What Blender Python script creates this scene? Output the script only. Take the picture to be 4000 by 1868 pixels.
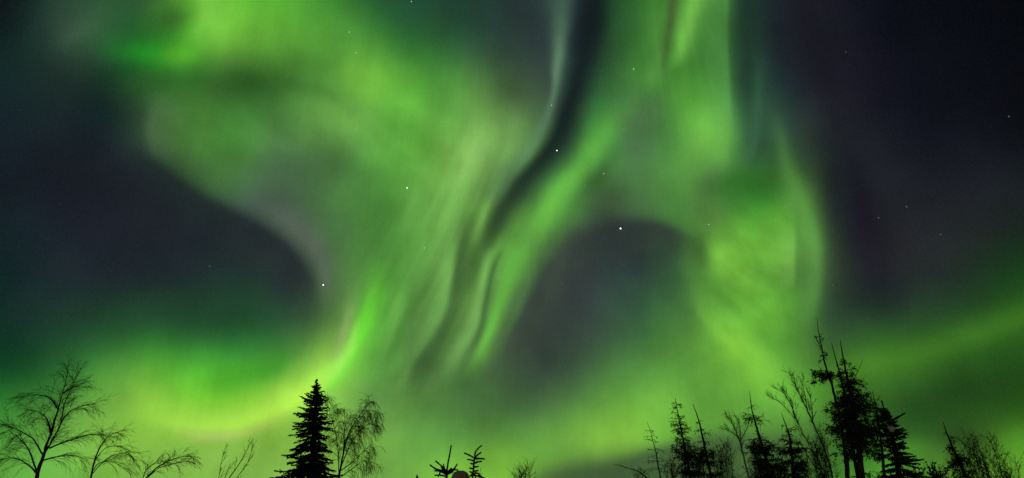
import bpy, math, random
from mathutils import Vector, Matrix
R = math.radians
for o in list(bpy.data.objects): bpy.data.objects.remove(o)
SC = bpy.context.scene
COL = SC.collection

# ---------------------------------------------------------------- camera, exposure
CAM = Vector((0, 0, 1.6))
cam = bpy.data.cameras.new('camera'); cam_o = bpy.data.objects.new('camera', cam); COL.objects.link(cam_o)
cam_o.location = CAM; cam_o.rotation_euler = (R(90+26), 0, 0)
cam.sensor_width = 36; cam.lens = 18/(1288/1678); cam.clip_end = 6000; cam.clip_start = .05
SC.camera = cam_o
SC.view_settings.view_transform = 'Standard'; SC.view_settings.look = 'None'
SC.view_settings.exposure = 0; SC.view_settings.gamma = 1

# ---- SKY DATA BEGIN ----
# The aurora.  Night colours were measured on a 100-unit grid of a 2576-unit-wide view
# and are turned into azimuth / elevation below; everything the sky shader uses is in degrees.
PITCH, FOC, CX, CY = math.radians(26.0), 1678.0, 1288.0, 601.5
def ray(px, py):
    X, Y = (px-CX)/FOC, (CY-py)/FOC
    s, c = math.sin(PITCH), math.cos(PITCH)
    return (X, c-Y*s, s+Y*c)
def azel(px, py):
    x, y, z = ray(px, py)
    return math.degrees(math.atan2(x, y)), math.degrees(math.atan2(z, math.hypot(x, y)))
def unray(az, el):
    a, e = math.radians(az), math.radians(el)
    x, y, z = math.sin(a)*math.cos(e), math.cos(a)*math.cos(e), math.sin(e)
    s, c = math.sin(PITCH), math.cos(PITCH)
    d = y*c+z*s
    return CX+FOC*x/d, CY-FOC*(z*c-y*s)/d

GLOW = """
10,18,20 28,48,42 42,75,55 45,85,45 58,95,50 95,165,50 105,190,60 85,170,50 65,140,50 38,90,40 33,75,52 35,68,52 33,60,50 38,52,50 38,54,54 24,40,38 50,106,46 70,120,50 66,132,54 36,52,48 28,28,38 24,24,36 14,16,26 11,13,19 10,13,19 8,10,16 8,10,14
14,32,30 34,58,48 58,90,65 35,90,45 35,140,38 110,185,55 105,180,60 105,180,60 100,180,65 85,160,60 50,115,50 40,88,48 38,70,55 42,58,55 38,54,54 26,40,40 60,118,50 70,128,52 66,132,56 33,50,42 28,30,36 26,28,36 18,18,30 13,15,23 11,14,21 10,12,18 8,10,14
22,42,40 28,44,42 28,45,38 28,60,35 30,80,30 45,95,42 48,90,40 56,108,44 68,124,52 110,180,65 100,175,60 76,148,58 78,124,60 60,80,60 50,68,60 42,80,50 68,128,56 68,134,52 60,126,52 35,70,52 28,36,40 30,28,38 20,20,32 15,16,26 13,15,23 11,13,19 10,12,16
22,36,44 26,42,44 26,40,40 28,48,44 85,125,75 75,130,55 68,130,55 78,134,62 98,158,70 105,170,75 100,185,65 95,165,65 112,166,82 104,150,78 60,90,66 66,138,62 75,115,70 68,130,52 105,175,68 55,100,75 45,60,50 32,34,40 28,30,38 18,20,30 16,18,26 14,16,22 12,14,18
21,30,37 25,32,40 26,33,39 27,35,39 35,60,40 75,130,60 70,125,55 75,115,72 72,110,62 84,144,66 92,162,64 104,166,68 122,172,86 95,150,75 50,90,52 78,150,64 72,115,70 86,146,70 98,162,74 50,90,55 45,70,45 32,37,39 31,35,40 26,29,38 23,26,34 22,24,32 16,20,22
19,33,38 26,32,41 29,33,43 31,34,43 29,33,42 33,50,42 65,95,75 75,100,80 66,102,60 78,132,62 84,150,60 112,170,80 104,164,70 55,78,52 85,170,66 60,85,55 80,130,70 88,152,66 65,100,55 50,122,40 84,144,60 31,39,38 33,36,39 32,35,41 33,36,41 33,37,40 24,34,32
18,36,38 24,35,43 28,35,45 30,36,45 31,37,45 31,37,43 34,42,44 75,90,78 72,98,70 74,124,62 78,138,58 106,168,74 84,128,58 100,175,62 75,108,62 52,64,58 45,55,52 50,90,48 95,158,58 102,170,58 92,156,62 36,44,38 35,38,39 37,39,42 36,39,41 33,41,38 22,40,26
15,38,36 26,39,42 29,40,44 31,40,44 32,43,45 33,50,47 33,52,46 36,54,48 70,78,72 88,150,64 82,142,60 96,150,68 92,136,66 95,160,72 52,62,58 49,66,61 50,75,65 60,100,60 98,162,60 100,170,58 92,152,64 38,48,43 37,41,41 38,42,44 34,48,40 28,58,34 25,75,25
14,43,35 28,52,45 30,54,44 31,57,44 32,62,44 33,70,46 35,80,48 38,86,52 75,92,62 96,180,62 82,136,60 80,122,60 88,134,64 64,90,62 53,66,61 55,72,64 55,95,60 66,114,56 100,164,60 100,172,58 86,158,58 35,52,42 32,55,42 32,62,40 35,75,35 38,84,30 48,96,28
14,52,32 23,70,40 40,110,50 55,140,50 62,152,46 66,162,52 62,155,56 66,140,52 145,195,75 105,195,62 82,130,62 64,100,54 80,122,60 55,74,57 57,74,60 62,95,62 72,125,60 78,132,56 96,158,56 110,176,60 88,152,56 58,98,46 58,116,36 58,118,36 52,106,32 44,90,28 40,85,25
30,110,35 50,125,45 95,160,60 130,185,70 145,205,70 120,210,50 140,215,55 165,225,75 145,210,80 105,155,75 92,142,66 74,116,58 66,106,58 62,90,58 65,100,60 80,135,60 105,170,65 110,175,65 95,160,60 105,175,60 100,170,60 70,130,40 60,110,40 45,85,35 40,80,30 32,70,25 22,55,18
95,160,65 105,175,70 130,180,75 118,172,62 115,167,60 128,176,68 130,178,70 122,172,62 120,170,65 120,170,70 100,155,65 95,155,70 85,140,60 90,145,60 100,165,65 130,190,65 125,190,65 105,175,60 100,165,60 85,140,58 78,125,52 60,100,45 45,95,35 45,90,35 40,75,30 50,95,30 80,150,35
90,160,60 100,175,70 120,185,75 125,185,70 128,182,75 130,184,76 132,186,76 132,184,78 130,180,75 120,175,75 120,180,75 125,190,65 130,195,60 125,185,65 85,125,52 70,95,55 65,92,57 66,92,55 70,95,55 70,100,52 70,110,50 65,125,42 80,150,50 95,165,55 90,140,50 92,140,48 105,160,50
"""
GLOW = [[tuple(float(v) for v in c.split(',')) for c in r.split()] for r in GLOW.strip().split('\n')]
assert len(GLOW) == 13 and all(len(r) == 27 for r in GLOW), [len(r) for r in GLOW]

# curtains, rays and lanes: kind ('v' = centre azimuth along elevation, 'h' = centre elevation along azimuth),
# colour, points (x, y, spread on the left / upper side, spread on the right / lower side, strength)
RIBBONS = [
 # low dark bank over the horizon
 ('h', (60,84,52), [(1300,1230,20,120,0),(1390,1200,30,120,.6),(1560,1178,32,120,.9),(1660,1146,22,120,.85),(1780,1124,30,120,.75),(1920,1116,30,120,.6),(2100,1130,30,120,0)]),
 # right curtain: the dark strip beyond its edge
 ('v', (30,52,43), [(1886,-60,40,60,.85),(1884,0,40,60,.85),(1884,100,40,56,.85),(1886,200,38,56,.8),(1890,290,36,40,.5),(1895,380,34,34,.35),(1890,440,34,34,0)]),
 # dark lane between the two great curtains
 # the hollow right of the bright stroke, and the hollow inside the left curl
 ('v', (56,63,60), [(1478,540,24,70,0),(1440,600,24,90,.55),(1398,660,22,90,.7),(1352,730,22,90,.75),(1312,800,20,90,.7),(1282,865,20,90,.55),(1255,930,24,80,.3),(1230,990,30,70,0)]),
 ('h', (31,38,42), [(300,370,26,110,0),(370,408,24,110,.55),(450,462,24,100,.75),(530,515,22,100,.75),(610,556,22,100,.75),(690,606,24,100,.75),(745,660,26,100,.65),(785,720,34,90,.4),(815,790,40,80,0)]),
 ('v', (52,84,44), [(1310,470,30,40,0),(1268,535,30,40,.5),(1240,590,34,36,.65),(1216,640,30,28,.5),(1196,690,22,22,.3),(1180,740,20,20,0)]),
 ('v', (21,31,32), [(1508,-60,28,28,.9),(1498,0,27,27,.9),(1484,86,30,32,.9),(1462,171,27,34,.9),(1431,257,26,42,.88),(1396,343,24,48,.84),(1350,410,28,48,.8),(1318,455,32,46,.72),(1283,503,32,40,.62),(1258,548,26,32,.55),(1240,590,22,26,.3),(1222,640,20,20,0)]),
 # thin pale ray left of the lane
 ('v', (94,130,100), [(1425,-60,55,36,.3),(1418,0,40,34,.45),(1412,86,26,24,.7),(1402,171,15,18,.85),(1389,240,10,12,.75),(1370,305,18,11,.6),(1343,360,36,11,.5),(1306,414,46,11,.4),(1270,474,46,11,.3),(1240,530,40,11,0)]),
 # bright stroke right of the lane
 ('v', (104,184,70), [(1570,240,46,40,0),(1528,310,42,44,.35),(1480,380,40,50,.6),(1406,480,36,50,.88),(1350,575,34,44,1),(1312,635,26,36,1),(1290,690,20,26,.95),(1244,790,16,20,.95),(1214,865,14,20,.8),(1192,920,18,24,.35),(1165,970,20,24,0)]),
 ('v', (78,116,68), [(1330,690,10,12,0),(1305,745,10,12,.6),(1284,800,9,12,.5),(1262,850,10,12,0)]),
 # strands at its foot
 ('v', (116,172,88), [(1240,620,12,12,0),(1228,670,14,11,.7),(1214,740,18,13,.8),(1190,810,24,15,.75),(1162,870,28,20,.75),(1136,920,32,26,.6),(1105,970,34,30,.3),(1070,1020,34,34,0)]),
 ('v', (54,92,48), [(1270,620,9,9,0),(1253,667,9,8,.5),(1226,756,9,8,.6),(1198,850,9,8,.5),(1180,900,12,10,0)]),
 ('v', (58,90,48), [(1184,530,16,18,0),(1172,570,18,26,.5),(1157,653,17,32,.8),(1140,710,16,34,.85),(1122,756,17,34,.82),(1082,856,19,34,.72),(1053,915,22,30,.45),(1018,972,24,28,0)]),
 ('v', (124,176,92), [(1232,480,14,12,0),(1218,540,14,12,.4),(1206,590,14,12,.3),(1195,640,12,12,0)]),
 ('v', (110,162,78), [(1035,900,14,14,0),(1022,950,16,13,.5),(1005,1000,20,18,0)]),
 ('v', (120,182,90), [(1215,370,50,40,0),(1170,460,46,44,.3),(1140,560,40,40,.4),(1130,640,36,18,.6),(1122,720,34,14,.65),(1105,790,36,14,.65),(1075,850,40,16,.55),(1035,900,44,20,.4),(985,950,40,24,0)]),
 ('v', (112,176,84), [(1040,640,20,20,0),(1010,740,20,16,.3),(990,820,18,14,.45),(968,890,20,14,.45),(940,950,24,20,.3),(900,1000,30,30,0)]),
 # vivid green fold with its pale left edge
 ('v', (108,224,56), [(950,650,50,50,0),(944,705,32,34,.25),(930,755,26,30,.6),(911,812,22,26,.95),(892,862,22,24,1),(864,915,26,24,.95),(832,960,40,28,.7),(790,1000,50,26,0)]),
 ('v', (158,182,112), [(895,700,16,14,0),(884,750,17,14,.2),(873,800,15,13,.5),(861,848,15,13,.65),(848,895,17,16,.5),(828,940,20,20,.2),(805,970,20,20,0)]),
 ('v', (164,244,96), [(902,790,12,12,0),(884,855,15,13,.75),(862,905,22,18,.85),(830,950,36,22,.6),(785,990,50,30,0)]),
 # lower edge of the left band
 ('h', (60,158,40), [(470,950,34,34,0),(560,950,38,40,.45),(640,940,44,44,.6),(700,915,40,40,.5),(760,880,36,36,0)]),
 ('h', (178,236,80), [(300,1005,60,50,0),(380,1036,60,40,.4),(470,1062,52,30,.65),(560,1070,38,24,.72),(640,1054,38,26,.82),(720,1020,42,28,.9),(790,978,46,30,.8),(850,930,40,30,0)]),
 ('h', (182,196,112), [(420,1080,16,20,0),(500,1092,14,16,.45),(580,1092,14,16,.5),(660,1070,14,16,.3),(740,1036,14,14,0)]),
 # grey edge of the upper left curtain
 ('h', (92,104,90), [(600,490,24,20,0),(680,528,34,24,.5),(740,572,40,26,.75),(790,622,46,32,.85),(818,672,54,40,.75),(842,745,60,40,0)]),
 # dark arch below the right curtain
 ('h', (45,54,52), [(1420,625,24,80,0),(1490,588,22,80,.7),(1560,570,20,80,.9),(1640,572,20,76,.85),(1710,594,22,66,.6),(1780,632,26,60,0)]),
 # right curtain: rays near the top
 ('v', (122,198,80), [(1752,-60,32,40,.7),(1744,0,30,38,.85),(1732,60,28,34,.85),(1714,120,22,32,.75),(1695,180,18,30,0)]),
 ('v', (68,94,50), [(1694,-60,14,15,.85),(1691,0,14,15,.85),(1684,70,13,14,.8),(1673,130,11,13,.6),(1655,200,12,16,0)]),
 ('v', (98,158,76), [(1640,60,40,16,0),(1662,120,30,10,.4),(1650,180,30,16,.4),(1638,240,30,24,0)]),
 # right curtain: sharp right edge
 ('v', (92,158,76), [(1822,-60,60,10,.45),(1826,0,60,9,.45),(1830,150,50,9,.5),(1834,250,50,9,.5),(1832,340,60,10,.55),(1822,400,60,14,.45),(1800,460,50,24,0)]),
 ('v', (64,112,82), [(1915,120,24,20,0),(1908,220,20,15,.25),(1902,300,20,14,.4),(1890,380,20,13,.4),(1872,430,22,18,0)]),
 ('v', (74,98,68), [(1655,220,30,30,0),(1632,290,32,34,.45),(1608,350,36,34,.25),(1590,400,30,30,0)]),
 ('v', (84,108,76), [(1806,410,30,22,0),(1797,462,34,24,.35),(1770,510,34,24,0)]),
 # right curtain: outer edge rays
 ('v', (96,160,72), [(1945,280,14,14,0),(1965,380,18,18,.3),(1990,470,26,28,.55),(2025,550,34,30,.6),(2045,620,34,26,.7),(2050,700,34,22,.6),(2040,780,34,22,.35),(2030,840,34,22,0)]),
 ('v', (80,134,62), [(2000,440,10,10,0),(2002,540,10,10,.5),(2003,640,9,13,.7),(2003,710,9,13,.55),(2000,770,11,11,0)]),
 ('v', (136,198,92), [(1985,560,30,9,0),(1990,640,30,8,.55),(1990,690,34,9,.5),(1985,740,30,10,0)]),
 # folds in the lower right curtain
 ('h', (118,188,62), [(1740,770,40,34,0),(1775,810,44,30,.45),(1820,850,46,32,.55),(1870,905,50,34,.55),(1920,955,50,34,.4),(1980,985,46,40,0)]),
 ('h', (84,150,52), [(1700,680,30,30,0),(1760,715,34,30,.35),(1815,745,34,30,.55),(1870,800,34,30,.45),(1930,860,34,34,.35),(1990,920,30,30,0)]),
 ('h', (128,198,70), [(1770,640,40,34,0),(1815,650,44,40,.6),(1870,690,40,36,.5),(1930,720,36,30,0)]),
 # band rising to the right, and the dark gap under it
 ('h', (82,144,40), [(2030,960,50,50,0),(2130,930,50,40,.6),(2250,910,46,38,.5),(2400,864,44,38,.45),(2576,790,44,38,.4),(2700,730,44,38,.25),(2760,700,50,44,0)]),
 # left folds
 ('v', (124,196,74), [(520,-60,22,60,.6),(514,0,20,60,.65),(512,55,24,60,.55),(490,110,30,60,.2),(470,160,40,60,0)]),
 ('h', (40,84,32), [(270,200,24,34,0),(350,206,22,36,.45),(450,208,24,38,.35),(540,204,24,40,.25),(640,208,30,42,.35),(740,222,30,36,.3),(836,248,28,32,.2),(930,300,28,28,0)]),
 ('v', (88,122,78), [(420,230,24,40,0),(388,285,22,50,.45),(380,340,20,50,.5),(392,400,20,50,0)]),
 ('v', (146,190,108), [(1215,300,26,34,0),(1195,370,28,34,.2),(1180,420,30,30,.3),(1140,470,34,30,.2),(1110,520,34,30,0)]),
 ('v', (18,26,28), [(30,-80,90,50,.7),(10,-20,60,50,.6),(-10,60,60,40,.4),(-40,140,60,40,0)]),
]
# soft knots of glow: x, y, half length, half width, tilt (degrees, anticlockwise), colour, strength
KNOTS = [
 (365,132,75,34,0,(34,138,36),.8), (452,138,55,34,0,(92,178,46),.75), (420,52,55,30,10,(48,90,38),.65),
 (190,85,50,26,40,(70,98,76),.35), (560,452,70,40,-30,(78,122,66),.55),
 (480,330,70,60,0,(76,132,56),.3), (1050,290,70,44,-30,(112,190,74),.55), (880,190,70,50,-35,(112,182,66),.4),
 (840,296,95,42,-20,(104,164,74),.65), (1795,352,50,62,0,(112,184,72),.65), (1862,466,78,36,8,(42,98,34),.7),
 (1960,560,60,40,0,(104,172,60),.35),
 (740,860,60,44,20,(62,112,58),.35), (1960,760,40,36,0,(100,172,58),.3), (2420,1105,70,34,0,(38,62,28),.5),
 (2280,1135,60,28,0,(84,156,48),.5), (2566,1120,50,44,0,(84,156,40),.5), (1330,235,44,50,20,(70,88,70),.3),
 (2430,985,190,56,16,(28,58,24),.7), (2200,1050,70,40,0,(50,92,38),.4), (1540,1090,120,40,10,(136,196,66),.35), (1260,1150,70,30,0,(132,196,58),.3),
 (1440,790,110,130,0,(54,66,60),.35),
 (2112,470,44,170,8,(31,37,39),.75), (2040,60,70,150,0,(26,29,35),.5), (2300,240,160,140,0,(16,18,26),.4),
 (230,470,190,110,0,(25,29,37),.55), (300,640,200,70,0,(27,35,41),.5), (780,430,85,55,0,(66,100,62),.5),
 (520,790,240,56,0,(33,68,44),.6), (622,214,40,28,-10,(42,84,30),.4), (750,428,90,40,-10,(64,94,62),.4),
 (579,388,50,34,0,(58,106,46),.4), (857,300,50,30,-15,(114,174,76),.45), (686,84,90,40,-10,(112,186,62),.35),
 (922,205,60,40,-40,(112,182,60),.3), (994,448,44,30,0,(80,150,54),.4), (1286,223,50,44,0,(48,78,44),.5),
 (900,470,90,44,20,(72,126,60),.4), (850,580,50,50,0,(68,114,62),.4), (960,600,70,44,0,(72,126,56),.4),
 (1500,440,90,26,56,(46,78,44),.5), (1750,622,24,44,0,(54,90,38),.5), (1560,505,70,30,0,(72,104,66),.35),
 (1834,654,44,36,-20,(118,188,64),.6), (1956,652,40,40,0,(126,198,74),.55), (1936,778,50,34,-10,(110,188,60),.55),
 (1848,866,44,34,-30,(132,194,60),.5), (1909,934,46,34,-30,(124,194,60),.45), (1902,464,60,34,0,(44,98,36),.35),
 (1732,668,30,50,0,(76,122,56),.4), (1640,120,60,60,60,(66,124,50),.3), (1570,60,40,90,0,(40,88,46),.5), (1370,650,40,90,30,(62,72,64),.25), (60,430,110,90,0,(18,26,32),.5),
]
# ---- SKY DATA END ----

# ---- SKY MODEL BEGIN ----
AZ0, AZ1, NAZ = -54.0, 54.0, 32
EL0, EL1, NEL = 0.0, 54.0, 19
def cubic(p, t):
    a, b, c, d = p
    return b + .5*t*((c-a) + t*((2*a-5*b+4*c-d) + t*(3*(b-c)+d-a)))
def glow_at(px, py):
    x, y = min(max(px/100, 0), 25.999), min(max(py/100, 0), 11.999)
    i, j = int(x), int(y)
    out = []
    for k in range(3):
        col = []
        for jj in range(j-1, j+3):
            r = GLOW[min(max(jj, 0), 12)]
            col.append(cubic([r[min(max(ii, 0), 26)][k] for ii in range(i-1, i+3)], x-i))
        out.append(min(max(cubic(col, y-j), 4), 255)/255)
    return out
def smooth_curve(pts, t):            # monotone-free Catmull interpolation on unevenly spaced keys
    if t <= pts[0][0]: return pts[0][1:]
    if t >= pts[-1][0]: return pts[-1][1:]
    for i in range(len(pts)-1):
        if pts[i][0] <= t <= pts[i+1][0]: break
    p1, p2 = pts[i], pts[i+1]
    p0, p3 = pts[max(i-1, 0)], pts[min(i+2, len(pts)-1)]
    h = p2[0]-p1[0]; u = (t-p1[0])/h
    out = []
    for k in range(1, len(p1)):
        m1 = (p2[k]-p0[k])/(p2[0]-p0[0]); m2 = (p3[k]-p1[k])/(p3[0]-p1[0])
        u2, u3 = u*u, u*u*u
        out.append((2*u3-3*u2+1)*p1[k] + (u3-2*u2+u)*h*m1 + (-2*u3+3*u2)*p2[k] + (u3-u2)*h*m2)
    return out
def ribbon_table(kind, pts, n=32):
    keys = []
    for (x, y, a, b, s) in pts:
        az, el = azel(x, y)
        if kind == 'v':
            keys.append((el, az, az-azel(x-a, y)[0], azel(x+b, y)[0]-az, s))
        else:
            keys.append((az, el, el-azel(x, y+b)[1], azel(x, y-a)[1]-el, s))
    keys.sort()
    t0, t1 = keys[0][0], keys[-1][0]
    rows = []
    for i in range(n):
        c, lo, hi, s = smooth_curve(keys, t0+(t1-t0)*i/(n-1))
        rows.append((c, max(lo, .12), max(hi, .12), min(max(s, 0), 1)))
    return t0, t1, rows
def knot_matrix(x, y, a, b, th):      # ellipse in view units -> 2x2 matrix on (azimuth, elevation) offsets
    c = azel(x, y); t = math.radians(th)
    p, q = azel(x+a*math.cos(t), y-a*math.sin(t)), azel(x-b*math.sin(t), y-b*math.cos(t))
    m00, m10, m01, m11 = p[0]-c[0], p[1]-c[1], q[0]-c[0], q[1]-c[1]
    d = m00*m11-m01*m10
    return c, ((m11/d, -m01/d), (-m10/d, m00/d))
# ---- SKY MODEL END ----
# ---------------------------------------------------------------- the night sky (world) and an added faint warm fill lamp
W = bpy.data.worlds.new('World'); W.use_nodes = True
nt = W.node_tree; nt.nodes.clear(); L = nt.links.new
def N(t, **kw):
    n = nt.nodes.new(t)
    for k, v in kw.items(): setattr(n, k, v)
    return n
def M(op, a, b=None, c=None):
    n = N('ShaderNodeMath', operation=op)
    for i, v in enumerate((a, b, c)):
        if v is None: continue
        if isinstance(v, (int, float)): n.inputs[i].default_value = v
        else: L(v, n.inputs[i])
    return n.outputs[0]
def V(op, a, b=None, c=None):
    n = N('ShaderNodeVectorMath', operation=op)
    for i, v in enumerate((a, b, c)):
        if v is None: continue
        if isinstance(v, (tuple, list)): n.inputs[i].default_value = v
        else: L(v, n.inputs[i])
    return n.outputs['Value' if op in ('DOT_PRODUCT', 'LENGTH') else 'Vector']
def rgb_mix(f, a, b, blend='MIX'):      # f, a and b are sockets or constants; colour in, colour out
    n = N('ShaderNodeMix', data_type='RGBA', blend_type=blend); n.clamp_factor = True
    for i, v in ((0, f), (6, a), (7, b)):
        if isinstance(v, (int, float)): n.inputs[i].default_value = v
        elif isinstance(v, tuple): n.inputs[i].default_value = v+(1,)
        else: L(v, n.inputs[i])
    return n.outputs[2]
def unit(c): return tuple(v/255 for v in c)

GRID = []
for j in range(NEL):
    e = EL0+(EL1-EL0)*j/(NEL-1)
    GRID.append([glow_at(*unray(AZ0+(AZ1-AZ0)*i/(NAZ-1), e)) for i in range(NAZ)])
def sharpen(G):       # the rows are blended with a bell curve: sharpen them a little beforehand
    import numpy as np
    g = np.array(G); n = len(g)
    K = np.array([[math.exp(-((a-b)/.6)**2/2) for b in range(n)] for a in range(n)]); K /= K.sum(1, keepdims=True)
    return np.clip(.3*np.tensordot(np.linalg.inv(K), g, 1)+.7*g, 0, 1).tolist()
GRID = sharpen(GRID)
SPAN = 120.0
# all colour ramps are made first, while the tree is still small
TABLES = [ribbon_table(kind, pts) for kind, colr, pts in RIBBONS]
def ramp_node(stops, interp):
    n = N('ShaderNodeValToRGB'); r = n.color_ramp; r.interpolation = interp
    k = len(stops)
    while len(r.elements) < k: r.elements.new(1.0)
    for i in range(k): r.elements[i].position = i/(k-1)
    for i in range(k): r.elements[i].color = stops[i]
    return n
GLOW_RAMPS = [ramp_node([tuple(c)+(1,) for c in row], 'CARDINAL') for row in GRID]
RIB_RAMPS = []
for t0, t1, rows in TABLES:
    c0 = min(r[0] for r in rows)
    RIB_RAMPS.append(ramp_node([((a-c0)/SPAN, b/SPAN, c/SPAN, s) for a, b, c, s in rows], 'LINEAR'))

tc = N('ShaderNodeTexCoord'); sx = N('ShaderNodeSeparateXYZ')
dirn = V('NORMALIZE', tc.outputs['Generated']); L(dirn, sx.inputs[0])
az0 = M('MULTIPLY', M('ARCTAN2', sx.outputs[0], sx.outputs[1]), 180/math.pi)
el0 = M('MULTIPLY', M('ARCSINE', sx.outputs[2]), 180/math.pi)
# a slight unevenness of the drifting curtains
wn = N('ShaderNodeTexNoise'); wn.inputs['Scale'].default_value = 7; wn.inputs['Detail'].default_value = 2
L(dirn, wn.inputs['Vector'])
ws = N('ShaderNodeSeparateColor'); L(wn.outputs['Color'], ws.inputs[0])
az = M('MULTIPLY_ADD', M('SUBTRACT', ws.outputs[0], .5), 1.3, az0)
el = M('MULTIPLY_ADD', M('SUBTRACT', ws.outputs[1], .5), 1.0, el0)

u = M('DIVIDE', M('SUBTRACT', az, AZ0), AZ1-AZ0)
v = M('MULTIPLY', M('SUBTRACT', M('MINIMUM', M('MAXIMUM', el, EL0), EL1), EL0), (NEL-1)/(EL1-EL0))
acc = None; nrm = None
for j in range(NEL):          # each row of the glow takes its share of the mix so far
    r = GLOW_RAMPS[j]; L(u if nrm is None else M('MULTIPLY_ADD', nrm, 1e-9, u), r.inputs[0])
    d = M('SUBTRACT', v, float(j))
    w = M('POWER', math.exp(-1/.72), M('MULTIPLY', d, d))
    if acc is None: acc = r.outputs[0]; nrm = M('ADD', w, 1e-12)
    else:
        nrm = M('ADD', nrm, w); acc = rgb_mix(M('DIVIDE', w, nrm), acc, r.outputs[0])
w = nrm            # each look-up waits for the one before it, which keeps the shader's memory small
for (kind, colr, pts), (t0, t1, rows), r in zip(RIBBONS, TABLES, RIB_RAMPS):
    p, q = (el, az) if kind == 'v' else (az, el)
    c0 = min(x[0] for x in rows)
    L(M('MULTIPLY_ADD', w, 1e-9, M('DIVIDE', M('SUBTRACT', p, t0), t1-t0)), r.inputs[0])
    s = N('ShaderNodeSeparateColor'); L(r.outputs[0], s.inputs[0])
    d = M('SUBTRACT', M('MULTIPLY', M('SUBTRACT', q, c0), 1/SPAN), s.outputs[0])
    neg = M('DIVIDE', M('MINIMUM', d, 0.0), s.outputs[1]); pos = M('DIVIDE', M('MAXIMUM', d, 0.0), s.outputs[2])
    d = M('ADD', neg, pos)
    w = M('MULTIPLY', M('POWER', math.exp(-1), M('MULTIPLY', d, d)), r.outputs[1])
    acc = rgb_mix(w, acc, unit(colr))
def chained(after):            # azimuth and elevation again, asked for only once `after` is known
    return M('MULTIPLY_ADD', after, 1e-9, az), M('MULTIPLY_ADD', after, 1e-9, el)
def knot_weight(x, y, a, b, th, after):
    c, m = knot_matrix(x, y, a, b, th); p, q = chained(after)
    p = M('SUBTRACT', p, c[0]); q = M('SUBTRACT', q, c[1])
    e1 = M('MULTIPLY_ADD', p, m[0][0], M('MULTIPLY', q, m[0][1])); e2 = M('MULTIPLY_ADD', p, m[1][0], M('MULTIPLY', q, m[1][1]))
    return M('POWER', math.exp(-1), M('MULTIPLY_ADD', e1, e1, M('MULTIPLY', e2, e2)))
for (x, y, a, b, th, colr, st) in KNOTS:
    w = M('MULTIPLY', knot_weight(x, y, a, b, th, w), st)
    acc = rgb_mix(w, acc, unit(colr))
# fine rays: noise drawn out along the field lines, which run towards the zenith
def rays(scale, squash, detail):
    cm = N('ShaderNodeCombineXYZ'); L(M('MULTIPLY', az0, scale), cm.inputs[0]); L(M('MULTIPLY', el0, scale*squash), cm.inputs[1])
    n = N('ShaderNodeTexNoise'); n.inputs['Scale'].default_value = 1; n.inputs['Detail'].default_value = detail
    L(cm.outputs[0], n.inputs['Vector']); return M('SUBTRACT', n.outputs[0], .5)
mo = N('ShaderNodeTexNoise'); mo.inputs['Scale'].default_value = 13; mo.inputs['Detail'].default_value = 3; mo.inputs['Roughness'].default_value = .45
L(dirn, mo.inputs['Vector'])
f = M('ADD', M('MULTIPLY_ADD', rays(.5, .1, 2), .055, M('MULTIPLY', rays(2.2, .05, 2), .04)), 1.0)
f = M('MULTIPLY_ADD', M('SUBTRACT', mo.outputs[0], .5), .36, f)
# filaments: in the great central curtain they lean with its folds, in the right-hand one they break into knots
def leaning(deg, across, along, after):
    ca, sa = math.cos(R(deg)), math.sin(R(deg)); az, el = chained(after)
    cm = N('ShaderNodeCombineXYZ')
    L(M('MULTIPLY', M('SUBTRACT', M('MULTIPLY', az, sa), M('MULTIPLY', el, ca)), across), cm.inputs[0])
    L(M('MULTIPLY', M('ADD', M('MULTIPLY', az, ca), M('MULTIPLY', el, sa)), along), cm.inputs[1])
    n = N('ShaderNodeTexNoise'); n.inputs['Scale'].default_value = 1; n.inputs['Detail'].default_value = 2.5
    L(cm.outputs[0], n.inputs['Vector']); return M('SUBTRACT', n.outputs[0], .5)
w = knot_weight(1150, 660, 330, 190, 66, w); f = M('MULTIPLY_ADD', M('MULTIPLY', leaning(66, .6, .06, w), w), .55, f)
w = knot_weight(1880, 720, 240, 160, 90, w); f = M('MULTIPLY_ADD', M('MULTIPLY', leaning(130, .32, .20, w), w), .70, f)
w = knot_weight(780, 280, 360, 200, 0, w); f = M('MULTIPLY_ADD', M('MULTIPLY', leaning(150, .22, .12, w), w), .50, f)
w = knot_weight(1680, 160, 260, 170, 90, w); f = M('MULTIPLY_ADD', M('MULTIPLY', leaning(88, .5, .05, w), w), .34, f)
# sensor-fine mottling of the airglow
g = N('ShaderNodeTexNoise'); g.inputs['Scale'].default_value = 520; g.inputs['Detail'].default_value = 1; L(dirn, g.inputs['Vector'])
gs = N('ShaderNodeSeparateColor'); L(g.outputs['Color'], gs.inputs[0])
sp = N('ShaderNodeSeparateColor'); L(acc, sp.inputs[0]); cc = N('ShaderNodeCombineColor')
for i, amp in enumerate((.085, .07, .09)):
    c = M('MULTIPLY_ADD', sp.outputs[i], f, M('MULTIPLY', M('SUBTRACT', gs.outputs[i], .5), amp))
    # display values -> light
    L(M('POWER', M('MULTIPLY', M('ADD', M('MAXIMUM', c, 0.0), .055), 1/1.055), 2.4), cc.inputs[i])
bg = N('ShaderNodeBackground'); bg.inputs[1].default_value = 1.0; L(cc.outputs[0], bg.inputs[0])
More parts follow.
